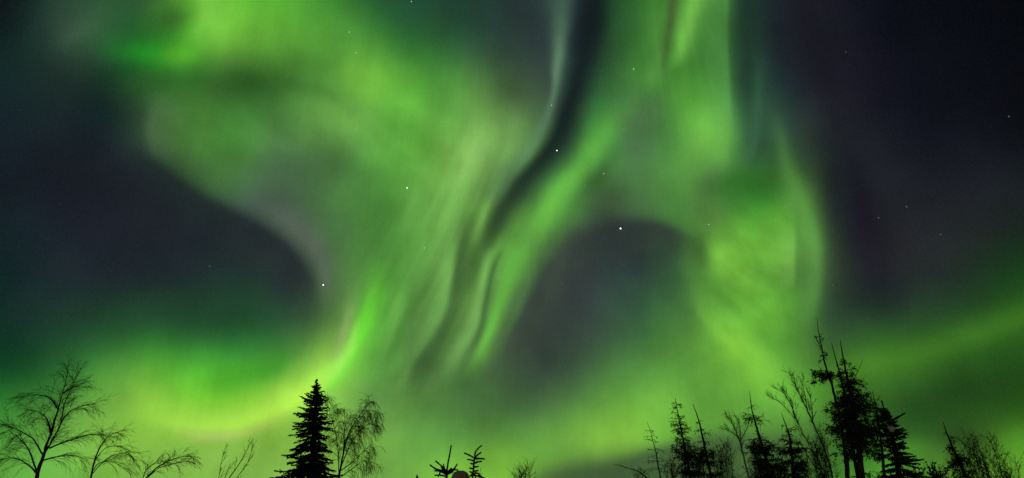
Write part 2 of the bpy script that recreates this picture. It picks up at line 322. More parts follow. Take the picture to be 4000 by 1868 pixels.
# the sun is far below the horizon: what is left of its sky is all but black
sk = N('ShaderNodeTexSky'); sk.sky_type = 'NISHITA'; sk.sun_disc = False
sk.sun_elevation = R(-16); sk.sun_rotation = R(200)
b2 = N('ShaderNodeBackground'); b2.inputs[1].default_value = .05; L(sk.outputs[0], b2.inputs[0])
ad = N('ShaderNodeAddShader'); L(bg.outputs[0], ad.inputs[0]); L(b2.outputs[0], ad.inputs[1])
out = N('ShaderNodeOutputWorld'); L(ad.outputs[0], out.inputs[0])
SC.world = W

warm_fill = bpy.data.lights.new('warm_fill', 'SUN'); warm_fill.energy = .2; warm_fill.angle = R(.5); warm_fill.color = (1, .82, .75)  # fill added behind the camera, lightens trunks, post and pale patch
warm_fill_o = bpy.data.objects.new('warm_fill', warm_fill); COL.objects.link(warm_fill_o); warm_fill_o.rotation_euler = (R(68), 0, R(-24))
# ---------------------------------------------------------------- helpers
def at(px, py, y):
    x, yy, z = ray(px, py); t = y/yy
    return Vector((x*t, y, CAM.z+z*t))
def tag(o, label=None, cat=None, group=None, kind=None):
    for k, v in (('label', label), ('category', cat), ('group', group), ('kind', kind)):
        if v: o[k] = v
    return o
class MB:
    def __init__(s): s.v, s.f = [], []
    def tube(s, pts, r0, r1, sides=3, cap=True, wob=None):
        n = len(pts); base = len(s.v)
        for i, p in enumerate(pts):
            d = (pts[min(i+1, n-1)]-pts[max(i-1, 0)]).normalized()
            a = d.cross(Vector((.31, .92, .23)))
            if a.length < .05: a = d.cross(Vector((1, 0, 0)))
            a.normalize(); b = d.cross(a)
            r = r0+(r1-r0)*i/(n-1)
            if wob: r *= 1+wob*(random.random()-.5)*2
            for k in range(sides):
                t = 2*math.pi*k/sides
                s.v.append(p+(a*math.cos(t)+b*math.sin(t))*r)
        for i in range(n-1):
            for k in range(sides):
                q = base+i*sides; k2 = (k+1) % sides
                s.f.append((q+k, q+k2, q+sides+k2, q+sides+k))
        if cap:
            s.f.append(tuple(base+(n-1)*sides+k for k in range(sides)))
            s.f.append(tuple(base+k for k in reversed(range(sides))))
    def leaf(s, p, d, w, up):
        side = d.cross(up)
        if side.length < 1e-4: side = Vector((1, 0, 0))
        side = side.normalized()*w; b = len(s.v)
        s.v += [p, p+d*.45+side, p+d, p+d*.45-side]
        s.f.append((b, b+1, b+2, b+3))
    def build(s, name, mat, parent=None, origin=None, smooth=True):
        o3 = origin or Vector((0, 0, 0))
        me = bpy.data.meshes.new(name); me.from_pydata([tuple(p-o3) for p in s.v], [], s.f)
        me.materials.append(mat)
        if smooth: me.polygons.foreach_set('use_smooth', [True]*len(me.polygons))
        me.update()
        o = bpy.data.objects.new(name, me); COL.objects.link(o)
        if parent: o.parent = parent
        return o
def empty(name, loc):
    o = bpy.data.objects.new(name, None); COL.objects.link(o); o.location = loc; o.empty_display_size = .3
    return o
def rv(a=1.0): return Vector((random.uniform(-a, a), random.uniform(-a, a), random.uniform(-a, a)))
def spline(pts, n):
    out = []; m = len(pts)
    for i in range(m-1):
        p0, p1, p2, p3 = pts[max(i-1, 0)], pts[i], pts[i+1], pts[min(i+2, m-1)]
        for k in range(n):
            t = k/n
            out.append(p1+.5*t*((p2-p0)+t*((2*p0-5*p1+4*p2-p3)+t*(3*(p1-p2)+p3-p0))))
    return out+[pts[-1]]
def along(pts, t):
    x = t*(len(pts)-1); i = min(int(x), len(pts)-2)
    return pts[i].lerp(pts[i+1], x-i), (pts[i+1]-pts[i]).normalized()

def mat(name, c1, c2, scale, rough=.9, stretch=(1, 1, 1), bump=.3):
    m = bpy.data.materials.new(name); m.use_nodes = True; t = m.node_tree; b = t.nodes['Principled BSDF']
    tcn = t.nodes.new('ShaderNodeTexCoord'); mp = t.nodes.new('ShaderNodeMapping'); mp.inputs['Scale'].default_value = stretch
    nz = t.nodes.new('ShaderNodeTexNoise'); nz.inputs['Scale'].default_value = scale; nz.inputs['Detail'].default_value = 6
    rp = t.nodes.new('ShaderNodeValToRGB'); rp.color_ramp.elements[0].position = .35; rp.color_ramp.elements[1].position = .68
    rp.color_ramp.elements[0].color = c1+(1,); rp.color_ramp.elements[1].color = c2+(1,)
    t.links.new(tcn.outputs['Object'], mp.inputs[0]); t.links.new(mp.outputs[0], nz.inputs['Vector'])
    t.links.new(nz.outputs[0], rp.inputs[0]); t.links.new(rp.outputs[0], b.inputs['Base Color'])
    bp = t.nodes.new('ShaderNodeBump'); bp.inputs['Strength'].default_value = bump
    t.links.new(nz.outputs[0], bp.inputs['Height']); t.links.new(bp.outputs[0], b.inputs['Normal'])
    b.inputs['Roughness'].default_value = rough; b.inputs['Specular IOR Level'].default_value = .15
    return m
BARK = mat('spruce_bark', (.018, .013, .010), (.05, .038, .03), 14, stretch=(1, 1, .3))
NEED = mat('spruce_needles', (.010, .018, .009), (.028, .042, .020), 3)
NEWN = mat('young_needles', (.03, .05, .02), (.06, .09, .035), 5)
BIRCH = mat('birch_bark', (.03, .022, .018), (.11, .09, .075), 9, stretch=(1, 1, 2.5))
PALE = mat('pale_bark', (.16, .12, .09), (.42, .34, .27), 8, stretch=(1, 1, 2.5))
TWIG = mat('birch_twigs', (.045, .032, .022), (.10, .072, .05), 4)
LARCH = mat('larch_shoots', (.018, .020, .010), (.05, .045, .022), 4)
DEAD = mat('dry_shrub', (.022, .017, .011), (.055, .042, .026), 3)
WOOD = mat('weathered_wood', (.18, .13, .12), (.36, .27, .25), 10, stretch=(1, 1, .2))
PATCH = mat('bare_wood_patch', (.45, .33, .30), (.68, .54, .50), 16)

# ---------------------------------------------------------------- ground
def ground():
    mb = MB(); n = 72; rings = [0, 4, 9, 16, 26, 40, 60, 90, 150, 300, 700, 1600, 3500]
    random.seed(3)
    mb.v.append(Vector((0, 0, 0)))
    for r in rings[1:]:
        for k in range(n):
            a = 2*math.pi*k/n
            mb.v.append(Vector((r*math.cos(a), r*math.sin(a), random.uniform(-.06, .06) if r > 5 else 0)))
    for k in range(n): mb.f.append((0, 1+k, 1+(k+1) % n))
    for i in range(len(rings)-2):
        for k in range(n):
            a, b = 1+i*n+k, 1+i*n+(k+1) % n
            mb.f.append((a, a+n, b+n, b))
    tag(mb.build('ground', mat('forest_floor', (.02, .018, .012), (.06, .055, .03), .8)), kind='structure')
ground()

# ---------------------------------------------------------------- growth
def sprig(mb, p, d, length, r, segs=5, wig=.25, grav=.0, pull=None):
    pts = [p]; d = d.normalized(); st = length/segs
    for i in range(segs):
        d = d+rv(wig)*.5+Vector((0, 0, -grav))
        if pull: d = d+pull
        d.normalize(); p = p+d*st; pts.append(p)
    mb.tube(pts, r, r*.45, 3, cap=False)
    return pts
def outward(axis, lo, hi):            # a direction leaving an axis at an angle between lo and hi degrees
    a = axis.normalized(); s = a.cross(Vector((random.uniform(-1, 1), random.uniform(-1, 1), random.uniform(-1, 1)))).normalized()
    t = R(random.uniform(lo, hi))
    return a*math.cos(t)+s*math.sin(t)
def root_of(limb0, name):             # the ground point straight below the lowest visible trunk point
    low = limb0[0]
    return empty(name, Vector((low.x, low.y, 0)))

def spruce(name, label, line, depth, widths, seed, step=.115, dens=1.0, cat='tree', group=None, need=None, droop=.34, patchy=0.0, tw=.021):
    """line: trunk points in view units from tip to the lowest visible; widths: (drop below tip, left reach, right reach) in view units"""
    random.seed(seed)
    pts = [at(x, y, depth) for x, y in line]
    tip, low = pts[0], pts[-1]
    k = depth/FOC*1.06
    base = Vector((low.x, low.y, 0)); r = empty(name, base); tag(r, label, cat, group)
    tr = MB(); axis = spline(list(reversed(pts)), 5)
    tr.tube([base-Vector((0, 0, .1)), base.lerp(axis[0], .5)]+axis, .012*(tip.z)+.03, .008, 8)
    tr.build('trunk', BARK, r, base)
    cr = MB(); H = tip.z
    drop = .02
    while tip.z-drop > 1.2:
        z = tip.z-drop
        c = None
        for i in range(len(axis)-1):
            if axis[i].z <= z <= axis[i+1].z:
                c = axis[i].lerp(axis[i+1], (z-axis[i].z)/max(axis[i+1].z-axis[i].z, 1e-6)); break
        if c is None: c = base.lerp(axis[0], z/axis[0].z)
        dv = drop/k
        wl = wr = None
        for i in range(len(widths)-1):
            if widths[i][0] <= dv <= widths[i+1][0]:
                t = (dv-widths[i][0])/(widths[i+1][0]-widths[i][0])
                wl = widths[i][1]+(widths[i+1][1]-widths[i][1])*t; wr = widths[i][2]+(widths[i+1][2]-widths[i][2])*t; break
        if wl is None:
            wl, wr = widths[-1][1]+(dv-widths[-1][0])*.18, widths[-1][2]+(dv-widths[-1][0])*.18
        nb = max(3, int((4+dv/26)*dens)); nb = min(nb, 9)
        a0 = random.uniform(0, 6.28)
        for b in range(nb):
            a = a0+2*math.pi*b/nb+random.uniform(-.35, .35)
            ca = math.cos(a); reach = (wr if ca > 0 else wl)*k
            reach *= random.uniform(.62, 1.12)*(.75+.25*abs(ca)) if random.random() > patchy else random.uniform(.2, .5)
            d = Vector((ca, math.sin(a), 0))
            f = min(dv/140, 1)
            rise = .75*(1-f)-droop*f+random.uniform(-.16, .16)
            d = (d+Vector((0, 0, rise))).normalized()
            p = c+rv(.01); m = max(3, int(reach/.16)); spine = [p]
            for i in range(m):
                d = (d+Vector((0, 0, (.16*f*(i/m)-.03)))+rv(.09)).normalized(); p = p+d*(reach/m); spine.append(p)
            cr.tube(spine, tw*1.25, tw*.7, 5, wob=.35)
            # side shoots, each a brush of needles
            ns = int(reach/.055*dens)
            for i in range(ns):
                t = (i+random.random())/ns*.98+.02
                q, dd = along(spine, t)
                side = dd.cross(Vector((0, 0, 1))).normalized()*random.choice((-1, 1))
                ln = reach*.42*(1.05-t)*random.uniform(.5, 1.15)+.05
                sd = (dd*.75+side*random.uniform(.4, 1)+Vector((0, 0, random.uniform(-.55, .22)))).normalized()
                e = q+sd*ln
                mid = q.lerp(e, .5)+Vector((0, 0, -.03*ln))+rv(.012)
                cr.tube([q, mid, e], tw*random.uniform(.75, 1.1), tw*.5, 4, wob=.3)
                for h in range(3):
                    cr.leaf(q.lerp(e, random.random()), (sd+rv(.8)).normalized()*random.uniform(.035, .075), .008, rv())
            for h in range(int(reach/.035)):
                q, dd = along(spine, random.random())
                cr.leaf(q, (dd+rv(1.0)).normalized()*random.uniform(.04, .08), .009, rv())
        drop += step*random.uniform(.75, 1.3)*(.55+.45*min(dv/100, 1.6))
    cr.build('crown', need or NEED, r, base)
    return r

def bare_tree(name, label, limbs, depth, seed, r0=.05, twig=1.0, hang=.25, cat='tree', bark=None, group=None, mode='weep', tr=.0042, reach=1.0, trunk_r=None, pull=None):
    """limbs: polylines in view units from the base up; the first one is the trunk. y may carry a depth offset: (x, y[, dy])"""
    random.seed(seed)
    P = []
    for i, l in enumerate(limbs):
        s = random.uniform(-.5, .5) if i else 0
        P.append(spline([at(q[0], q[1], depth+(q[2] if len(q) > 2 else s*j*.5)) for j, q in enumerate(l)], 4))
    low = P[0][0]; base = Vector((low.x, low.y, 0)); r = empty(name, base); tag(r, label, cat, group)
    tb = MB(); k = depth/FOC
    rb = trunk_r or r0
    tb.tube([base-Vector((0, 0, .1)), base.lerp(low, .5), low], rb*1.5, rb, 8)
    for i, l in enumerate(P):
        l = [p+rv(.006) for p in l]
        tb.tube(l, rb if i == 0 else rb*.45, .004, 7 if i == 0 else 5, wob=.08)
    tb.build('trunk', bark or BIRCH, r, base)
    cr = MB()
    for i, l in enumerate(P):
        ln = sum((l[j+1]-l[j]).length for j in range(len(l)-1))
        nb = int(ln/.085*twig)
        for b in range(nb):
            t = .12+.88*(b+random.random())/nb if i else .3+.7*(b+random.random())/nb
            q, ax = along(l, min(t, .999))
            if mode == 'weep':
                L1 = random.uniform(.35, .9)*reach*(1.15-t*.6)
                d = outward(ax, 25, 60)
                s1 = sprig(cr, q, d, L1, tr*1.7, 6, .28, hang*.35, pull)
                for j in range(random.randint(4, 7)):
                    q2, a2 = along(s1, random.uniform(.2, 1))
                    s2 = sprig(cr, q2, outward(a2, 20, 55)+Vector((0, 0, -.2)), random.uniform(.25, .65)*reach, tr, 6, .25, hang, pull)
                    for h in range(random.randint(1, 4)):
                        q3, a3 = along(s2, random.uniform(.15, .9))
                        sprig(cr, q3, outward(a3, 15, 45), random.uniform(.12, .4)*reach, tr*.75, 4, .25, hang*1.2, pull)
            elif mode == 'comb':             # long fine twigs combed along the limb, bending over at their ends
                L1 = random.uniform(.35, .9)*reach*(1.2-t*.6)
                s1 = sprig(cr, q, outward(ax, 14, 48), L1, tr*1.6, 7, .2, hang*.5, pull)
                for j in range(random.randint(4, 7)):
                    q2, a2 = along(s1, random.uniform(.15, 1))
                    s2 = sprig(cr, q2, outward(a2, 8, 34), random.uniform(.2, .6)*reach, tr, 6, .2, hang, pull)
                    for h in range(random.randint(1, 3)):
                        q3, a3 = along(s2, random.uniform(.15, .9))
                        sprig(cr, q3, outward(a3, 10, 34), random.uniform(.1, .35)*reach, tr*.75, 4, .25, hang, pull)
            elif mode == 'up':
                L1 = random.uniform(.25, .75)*reach*(1.2-t*.7)
                s1 = sprig(cr, q, (outward(ax, 18, 42)+Vector((0, 0, .25))), L1, tr*1.6, 5, .2, -.05, pull)
                for j in range(random.randint(2, 5)):
                    q2, a2 = along(s1, random.uniform(.2, 1))
                    s2 = sprig(cr, q2, outward(a2, 18, 42)+Vector((0, 0, .15)), random.uniform(.12, .4)*reach, tr, 4, .22, -.03, pull)
                    if random.random() < .5:
                        q3, a3 = along(s2, random.uniform(.2, .9))
                        sprig(cr, q3, outward(a3, 20, 45), random.uniform(.08, .22)*reach, tr*.75, 3, .25)
            if mode == 'weep' and random.random() < .35: # last year's catkins and a few dead leaves
                cr.leaf(q+rv(.15), rv(1).normalized()*.04, .012, rv())
    cr.build('crown', TWIG, r, base)
    return r

def larch(name, label, line, depth, seed, tiers, cat='tree', group=None, tuft=1.0, bark=None, rtop=.008, rlow=.05, size=1.0, needm=None):
    """sparse conifer: tiers = (y in view units, left reach, right reach, fullness)"""
    random.seed(seed)
    pts = [at(x, y, depth) for x, y in line]
    low = pts[-1]; base = Vector((low.x, low.y, 0)); r = empty(name, base); tag(r, label, cat, group)
    axis = spline(list(reversed(pts)), 5); k = depth/FOC
    axis = [p+rv(.012) for p in axis]
    tb = MB(); tb.tube([base-Vector((0, 0, .1)), base.lerp(axis[0], .5)]+axis, rlow*1.3, rtop, 8, wob=.1)
    tb.build('trunk', bark or BARK, r, base)
    cr = MB()
    for (y, wl, wr, full) in tiers:
        zt = None; best = 1e9
        for p in axis:                    # the trunk point that stands at this height in view
            d = p-CAM; s, c = math.sin(PITCH), math.cos(PITCH)
            py = CY-FOC*(d.z*c-d.y*s)/(d.y*c+d.z*s)
            if abs(py-y) < best: best = abs(py-y); zt = p
        nb = max(3, int(7*full))
        for b in range(nb):
            a = random.uniform(0, 6.28) if b > 1 else (0.2 if b else 2.9)
            ca = math.cos(a); rr = (wr if ca > 0 else wl)*k*random.uniform(.55, 1.05)*(.6+.4*abs(ca))
            if rr < .03: continue
            d = Vector((ca, math.sin(a), random.uniform(-.25, .35))).normalized()
            sp = sprig(cr, zt+Vector((0, 0, random.uniform(-.1, .1))), d, rr, .009*size+.004, 6, .3, .02)
            nn = int(rr/.05*tuft*full)+2
            for j in range(nn):
                q, ax = along(sp, random.uniform(.1, 1))
                s2 = sprig(cr, q, outward(ax, 20, 80)+Vector((0, 0, -.35)), random.uniform(.05, .22)*size, .006*size, 3, .3, .12)
                for h in range(int(random.randint(2, 5)*tuft)):
                    q3, a3 = along(s2, random.random())
                    cr.leaf(q3, (a3*.5+rv(.8)+Vector((0, 0, -.2))).normalized()*random.uniform(.03, .085)*size, random.uniform(.007, .02)*size, rv())
    cr.build('crown', needm or LARCH, r, base)
    return r

def bush(name, label, px, top, half, depth, seed, stems=26, leafy=.5, cat='bush', group=None, lean=0.0, m=None, tr=.005):
    random.seed(seed)
    b0 = at(px, 1203, depth); base = Vector((b0.x, depth, 0)); r = empty(name, base); tag(r, label, cat, group)
    k = depth/FOC; ht = at(px, top, depth).z; st = MB(); cr = MB()
    for i in range(stems):
        f = random.uniform(-1, 1); g = random.uniform(-1, 1)
        h = ht*(1-.42*abs(f)**1.6-.12*random.random())
        foot = base+Vector((f*half*k*.35, g*half*k*.35, -.05))
        topv = base+Vector((f*half*k*1.0+lean*k, g*half*k*.8, h))
        mid = foot.lerp(topv, .55)+rv(.12)
        l = spline([foot, mid, topv], 6)
        st.tube(l, .018+.012*random.random(), .004, 5)
        nb = int(h/.13)
        for j in range(nb):
            t = .35+.65*(j+random.random())/nb
            q, ax = along(l, min(t, .999))
            s1 = sprig(cr, q, outward(ax, 20, 55)+Vector((0, 0, .1)), random.uniform(.2, .6), tr*1.3, 5, .3, 0)
            for h2 in range(3):
                q2, a2 = along(s1, random.uniform(.2, 1))
                sprig(cr, q2, outward(a2, 20, 50), random.uniform(.1, .3), tr*.8, 4, .3, .02)
            for h2 in range(int(5*leafy+random.random())):
                q2, a2 = along(s1, random.random())
                cr.leaf(q2+rv(.03), (rv(1)+Vector((0, 0, -.4))).normalized()*random.uniform(.04, .09), random.uniform(.012, .026), rv())
    st.build('stems', m or DEAD, r, base); cr.build('crown', m or DEAD, r, base)
    return r
# ---------------------------------------------------------------- left: wind-combed birches
bare_tree('bare_birch', 'bare birch in the lower left corner with a forked dark trunk and combed-out twigs',
  [[(88,1215),(98,1180),(111,1142),(117,1119),(129,1090),(146,1031),(158,987),(172,932)],
   [(112,1140),(132,1107),(152,1066),(161,1019),(180,975),(198,938)],
   [(152,1066),(173,1037),(205,1022),(240,1016)],
   [(123,1128),(164,1112),(220,1095),(278,1092)],
   [(108,1145),(82,1104),(44,1082),(-4,1064)],
   [(93,1190),(73,1133),(53,1108),(18,1081)],
   [(129,1090),(118,1055),(96,1036),(66,1030)],
   [(146,1031),(126,1003),(100,994),(70,996)],
   [(92,1192),(66,1166),(30,1152),(-10,1160)],
   [(105,1160),(140,1150),(180,1146),(218,1156)],
   [(158,990),(182,975),(205,970)]], 14.5, 11, r0=.042, twig=1.5, hang=.09, tr=.0022, reach=.56, mode='comb')
bare_tree('bare_birch', 'slender birch with a bent dark tip, second from the left edge beside the forked birch',
  [[(226,1215),(238,1160),(252,1125),(272,1098),(300,1086)],
   [(238,1160),(262,1130),(295,1122),(340,1142)],
   [(230,1195),(268,1155),(310,1140),(345,1160)],
   [(232,1190),(250,1165),(290,1165),(330,1195)]], 13.5, 12, r0=.02, twig=.8, hang=.09, tr=.0022, reach=.5, mode='comb')
bare_tree('bare_birch', 'low feathery birch top arching to the right between the bent birch and the thin sapling',
  [[(350,1225),(385,1185),(420,1162),(455,1150),(482,1148)],
   [(352,1220),(400,1178),(445,1165),(476,1158)],
   [(350,1225),(370,1180),(400,1160)]], 13, 13, r0=.018, twig=1.1, hang=.05, tr=.0022, reach=.36, mode='comb')
bare_tree('bare_sapling', 'thin leafless sapling of upright twigs left of the tall black spruce',
  [[(560,1225),(590,1185),(612,1150),(628,1118)],
   [(575,1225),(605,1190),(625,1160),(636,1122)],
   [(548,1225),(552,1190),(560,1150),(566,1128)],
   [(560,1225),(566,1200),(580,1165)]], 16, 14, r0=.014, twig=.55, tr=.0036, reach=.4, mode='up', bark=TWIG)

# ---------------------------------------------------------------- the spruce and the weeping birch behind it
spruce('black_spruce', 'tall black pointed spruce with dense layered boughs under the brightest green arc',
  [(797,955),(795,1000),(790,1080),(783,1215)], 26,
  [(0,2,2),(14,7,8),(30,16,16),(48,34,28),(66,36,32),(86,50,36),(105,58,50),(125,56,50),(150,66,62),(165,80,62),(185,78,60),(205,90,66),(232,104,72)], 21, patchy=.16, tw=.025, dens=1.12)
bare_tree('weeping_birch', 'bare weeping birch with fanned limbs and hanging twigs right behind the tall spruce',
  [[(848,1220),(858,1170),(868,1120),(882,1080),(905,1045),(930,1012)],
   [(852,1200),(850,1130),(840,1070),(828,1030),(815,1010)],
   [(856,1180),(880,1120),(905,1085),(930,1065),(945,1060)],
   [(862,1150),(866,1100),(868,1060),(866,1030)],
   [(856,1185),(890,1160),(915,1135),(938,1115)],
   [(858,1170),(872,1110),(895,1070),(922,1035),(945,1035)],
   [(850,1205),(885,1180),(915,1160),(940,1165)]], 28, 22, r0=.05, twig=.95, hang=.24, tr=.0048, reach=.85)

# ---------------------------------------------------------------- bottom centre: two young spruces and a round-topped post
def young_spruce(label, leader, shoots, depth, seed, body):
    random.seed(seed)
    pts = [at(x, y, depth) for x, y in leader]
    base = Vector((pts[0].x, depth, 0)); r = tag(empty('young_spruce', base), label, 'tree', 'young spruces in the bottom centre')
    tb = MB(); ax = spline(pts, 5)
    tb.tube([base-Vector((0, 0, .1)), base.lerp(ax[0], .5), ax[0]], .05, .02, 8); tb.build('trunk', BARK, r, base)
    ld = MB(); ld.tube(ax, .017, .013, 6, wob=.12)
    for q in range(260):
        p, d = along(ax, random.random()); ld.leaf(p, (d*.9+rv(.8)).normalized()*.022, .0025, rv())
    ld.build('leader', NEWN, r, base)
    cr = MB()
    for s in shoots:
        l = spline([at(x, y, depth+random.uniform(-.15, .15)*(i > 0)) for i, (x, y) in enumerate(s)], 4)
        cr.tube(l, .016, .013, 6, wob=.2)
        for q in range(70):
            p, d = along(l, random.random()); cr.leaf(p, (d*.7+rv(.9)).normalized()*.026, .003, rv())
    # whorls below
    z = pts[0].z
    for w in range(body):
        c = base.lerp(pts[0], 1-(w+.15)*.085); n = 6
        for b in range(n):
            a = 2*math.pi*b/n+random.uniform(-.4, .4)
            reach = (.16+.1*w)*random.uniform(.7, 1.1)
            d = Vector((math.cos(a), math.sin(a), .55-.08*w)).normalized(); sp = [c]
            for i in range(5): d = (d+rv(.12)).normalized(); sp.append(sp[-1]+d*reach/5)
            cr.tube(sp, .02, .014, 5, wob=.25)
            for i in range(int(reach/.05)):
                q, dd = along(sp, random.uniform(.15, .95)); e = q+(dd+rv(.9)).normalized()*random.uniform(.06, .16)
                cr.tube([q, e], .016, .011, 4)
                for h in range(6): cr.leaf(q.lerp(e, random.random()), rv(1).normalized()*.026, .003, rv())
            for q in range(60):
                p, dd = along(sp, random.random()); cr.leaf(p, (dd*.6+rv(.9)).normalized()*.03, .003, rv())
    cr.build('crown', NEED, r, base)
    return r
young_spruce('young spruce with a long straight bare leader, left of the brown rounded post',
  [(1124,1188),(1127,1165),(1131,1145),(1135,1121)],
  [[(1124,1187),(1112,1174),(1096,1160)],[(1124,1187),(1100,1182),(1082,1170)],[(1121,1190),(1104,1185),(1092,1178)],
   [(1124,1189),(1135,1182)],[(1126,1200),(1110,1196),(1094,1196)]], 11.5, 31, 7)
young_spruce('young spruce with a hooked leader and stubby side shoots, right of the brown rounded post',
  [(1186,1215),(1190,1190),(1192,1168),(1194,1153),(1196,1138),(1204,1127),(1212,1121)],
  [[(1194,1153),(1182,1146),(1168,1140)],[(1195,1152),(1203,1143),(1210,1139)],[(1195,1154),(1208,1154),(1219,1155)],
   [(1193,1160),(1184,1157),(1176,1156)],[(1194,1165),(1203,1162),(1211,1161)],[(1192,1168),(1184,1166)],[(1193,1175),(1203,1174)],
   [(1192,1180),(1182,1178)],[(1192,1186),(1202,1184)],[(1190,1190),(1182,1187)],[(1191,1196),(1203,1198),(1222,1208)],
   [(1191,1194),(1200,1190),(1212,1200),(1225,1206)],[(1190,1192),(1182,1198)]], 11.8, 32, 7)
def post():
    random.seed(5); depth = 10.6; top = at(1158, 1184, depth); x0 = at(1158, 1203, depth).x
    r = at(1181, 1203, depth).x-x0
    base = Vector((x0, depth, 0)); root = tag(empty('round_post', base), 'brown rounded post top between two young spruces', 'post')
    body = MB(); n = 28
    prof = [(r, -.1), (r, .4), (r*.99, 1.2), (r*1.0, top.z-.30), (r*1.0, top.z-.17)]
    cap = [(r*1.0, top.z-.165), (r*1.02, top.z-.15), (r*1.0, top.z-.11), (r*.9, top.z-.06), (r*.7, top.z-.025), (r*.4, top.z-.006), (.004, top.z)]
    for mb, pr in ((body, prof),):
        mb.tube([base+Vector((0, 0, z)) for _, z in pr], r, r, n)
    body.build('shaft', WOOD, root, base)
    c = MB()
    for rr, z in cap:
        for i in range(n):
            a = 2*math.pi*i/n; w = rr*(1+.012*math.sin(3*a+1)); c.v.append(base+Vector((w*math.cos(a), w*math.sin(a), z)))
    for j in range(len(cap)-1):
        for i in range(n):
            a, b = j*n+i, j*n+(i+1) % n; c.f.append((a, b, b+n, a+n))
    c.f.append(tuple((len(cap)-1)*n+i for i in range(n)))
    c.build('rounded_cap', WOOD, root, base)
post()
spruce('young_spruce', 'tiny conifer tip on the bottom edge between the weeping birch and young spruces', [(1049,1194),(1049,1225)], 13,
  [(0,1,1),(30,7,7)], 33, group='young spruces in the bottom centre', step=.07, tw=.012)
bare_tree('bare_sapling', 'small faint twig top at the bottom edge right of the hooked young spruce', [[(1200,1220),(1206,1195),(1210,1176)],[(1202,1215),(1214,1188)]], 17, 34, r0=.008, twig=.4, tr=.003, reach=.2, mode='up', bark=TWIG)
bush('twiggy_bush', 'small twiggy bush standing alone between the young spruces and the leaning bare pole', 1318, 1142, 34, 24, 35, stems=16, leafy=.15)

# ---------------------------------------------------------------- right: the mixed stand
bare_tree('bare_pole', 'leaning bare branch rising left at the foot of the right-hand stand', [[(1650,1225),(1612,1190),(1580,1178),(1556,1170)],[(1640,1222),(1630,1195),(1610,1180)]], 24, 41, r0=.03, twig=.25, tr=.005, reach=.35, mode='up', bark=TWIG)
larch('thin_larch', 'faint thin larch with short drooping side twigs, leftmost of the right-hand stand', [(1628,1060),(1640,1100),(1652,1150),(1664,1220)], 30, 42,
  [(1080,16,12,.5),(1096,18,14,.5),(1110,22,10,.5),(1128,24,22,.5),(1146,26,30,.6),(1165,34,30,.6),(1185,36,34,.7)], tuft=.6, rlow=.03, rtop=.004, bark=BIRCH)
larch('sparse_larch', 'dark sparse larch with leafy spur shoots, left of the plain straight stem', [(1699,1003),(1706,1045),(1714,1085),(1724,1130),(1740,1220)], 26, 43,
  [(1016,10,16,.5),(1030,12,14,.6),(1045,16,22,.6),(1062,20,16,1),(1075,22,20,1.2),(1088,20,28,1.2),(1100,28,24,1.2),(1115,30,34,1.2),(1128,34,38,1.5),(1140,40,44,1.9),(1152,30,40,1.9),(1166,34,40,1.8),(1180,36,40,1.8),(1195,40,40,1.8)], tuft=1.05, rlow=.045)
larch('thin_larch', 'plain straight leaning stem with few leaves, between the sparse larch and the pale-trunked tree', [(1743,1016),(1755,1050),(1768,1100),(1778,1150),(1794,1220)], 26, 44,
  [(1060,8,8,.4),(1078,22,14,.5),(1092,16,24,.5),(1108,20,26,.7),(1125,26,26,1.1),(1140,26,34,1.4),(1155,24,30,1.5),(1170,30,34,1.6),(1188,30,36,1.6)], tuft=1.1, rlow=.055)
bare_tree('pale_birch', 'fuzzy bare birch with a pale crooked trunk in the middle of the right-hand stand',
  [[(1890,1225),(1876,1170),(1866,1130),(1856,1095),(1842,1065),(1828,1048)],
   [(1864,1120),(1862,1080),(1856,1055)],[(1862,1110),(1878,1080),(1884,1060)],[(1858,1100),(1836,1085),(1822,1080)]], 29, 45, r0=.05, twig=1.6, tr=.0042, reach=.7, mode='up', bark=PALE)
larch('dark_spruce', 'dark thin-topped spruce with ragged flat tiers, just left of the bare fan-shaped tree', [(1885,985),(1892,1035),(1902,1070),(1914,1110),(1930,1160),(1944,1220)], 25, 46,
  [(1030,8,8,.5),(1048,34,22,1),(1056,36,70,.8),(1070,18,22,.8),(1090,14,20,.7),(1105,30,26,1.2),(1120,40,30,1.6),(1130,52,60,2.2),(1142,40,44,2),(1156,44,48,2),(1170,46,50,2),(1185,50,50,2),(1198,50,54,2)], tuft=.9, rlow=.06, size=1.0)
larch('forked_conifer', 'small dark conifer with a forked top, under the bare fan-shaped tree', [(1966,1040),(1980,1078),(1988,1110),(1992,1150),(1998,1220)], 27, 47,
  [(1080,18,30,.6),(1094,20,14,.6),(1112,30,26,1.3),(1128,36,44,1.6),(1142,40,44,1.7),(1158,40,40,1.7),(1175,44,40,1.8),(1192,44,44,1.8)], tuft=1.2, rlow=.06)
bare_tree('fan_tree', 'bare tree with straight limbs fanning up left of the tall leaning trunk',
  [[(2100,1225),(2088,1175),(2072,1125),(2050,1075),(2030,1030),(2008,985),(1984,940)],
   [(2080,1205),(2055,1150),(2025,1100),(2000,1055),(1965,1015),(1934,998)],
   [(2030,1030),(2024,990),(2016,955)],[(2020,1010),(2004,975),(1998,950)],
   [(2010,1070),(1990,1020),(1972,990),(1954,980)],[(2045,1065),(2042,1020),(2034,985)],
   [(2000,1055),(1990,1010),(1966,975)],[(2075,1195),(2040,1160),(2015,1120),(1985,1095)]], 24, 48, r0=.04, twig=.9, tr=.0048, reach=.7, mode='up')
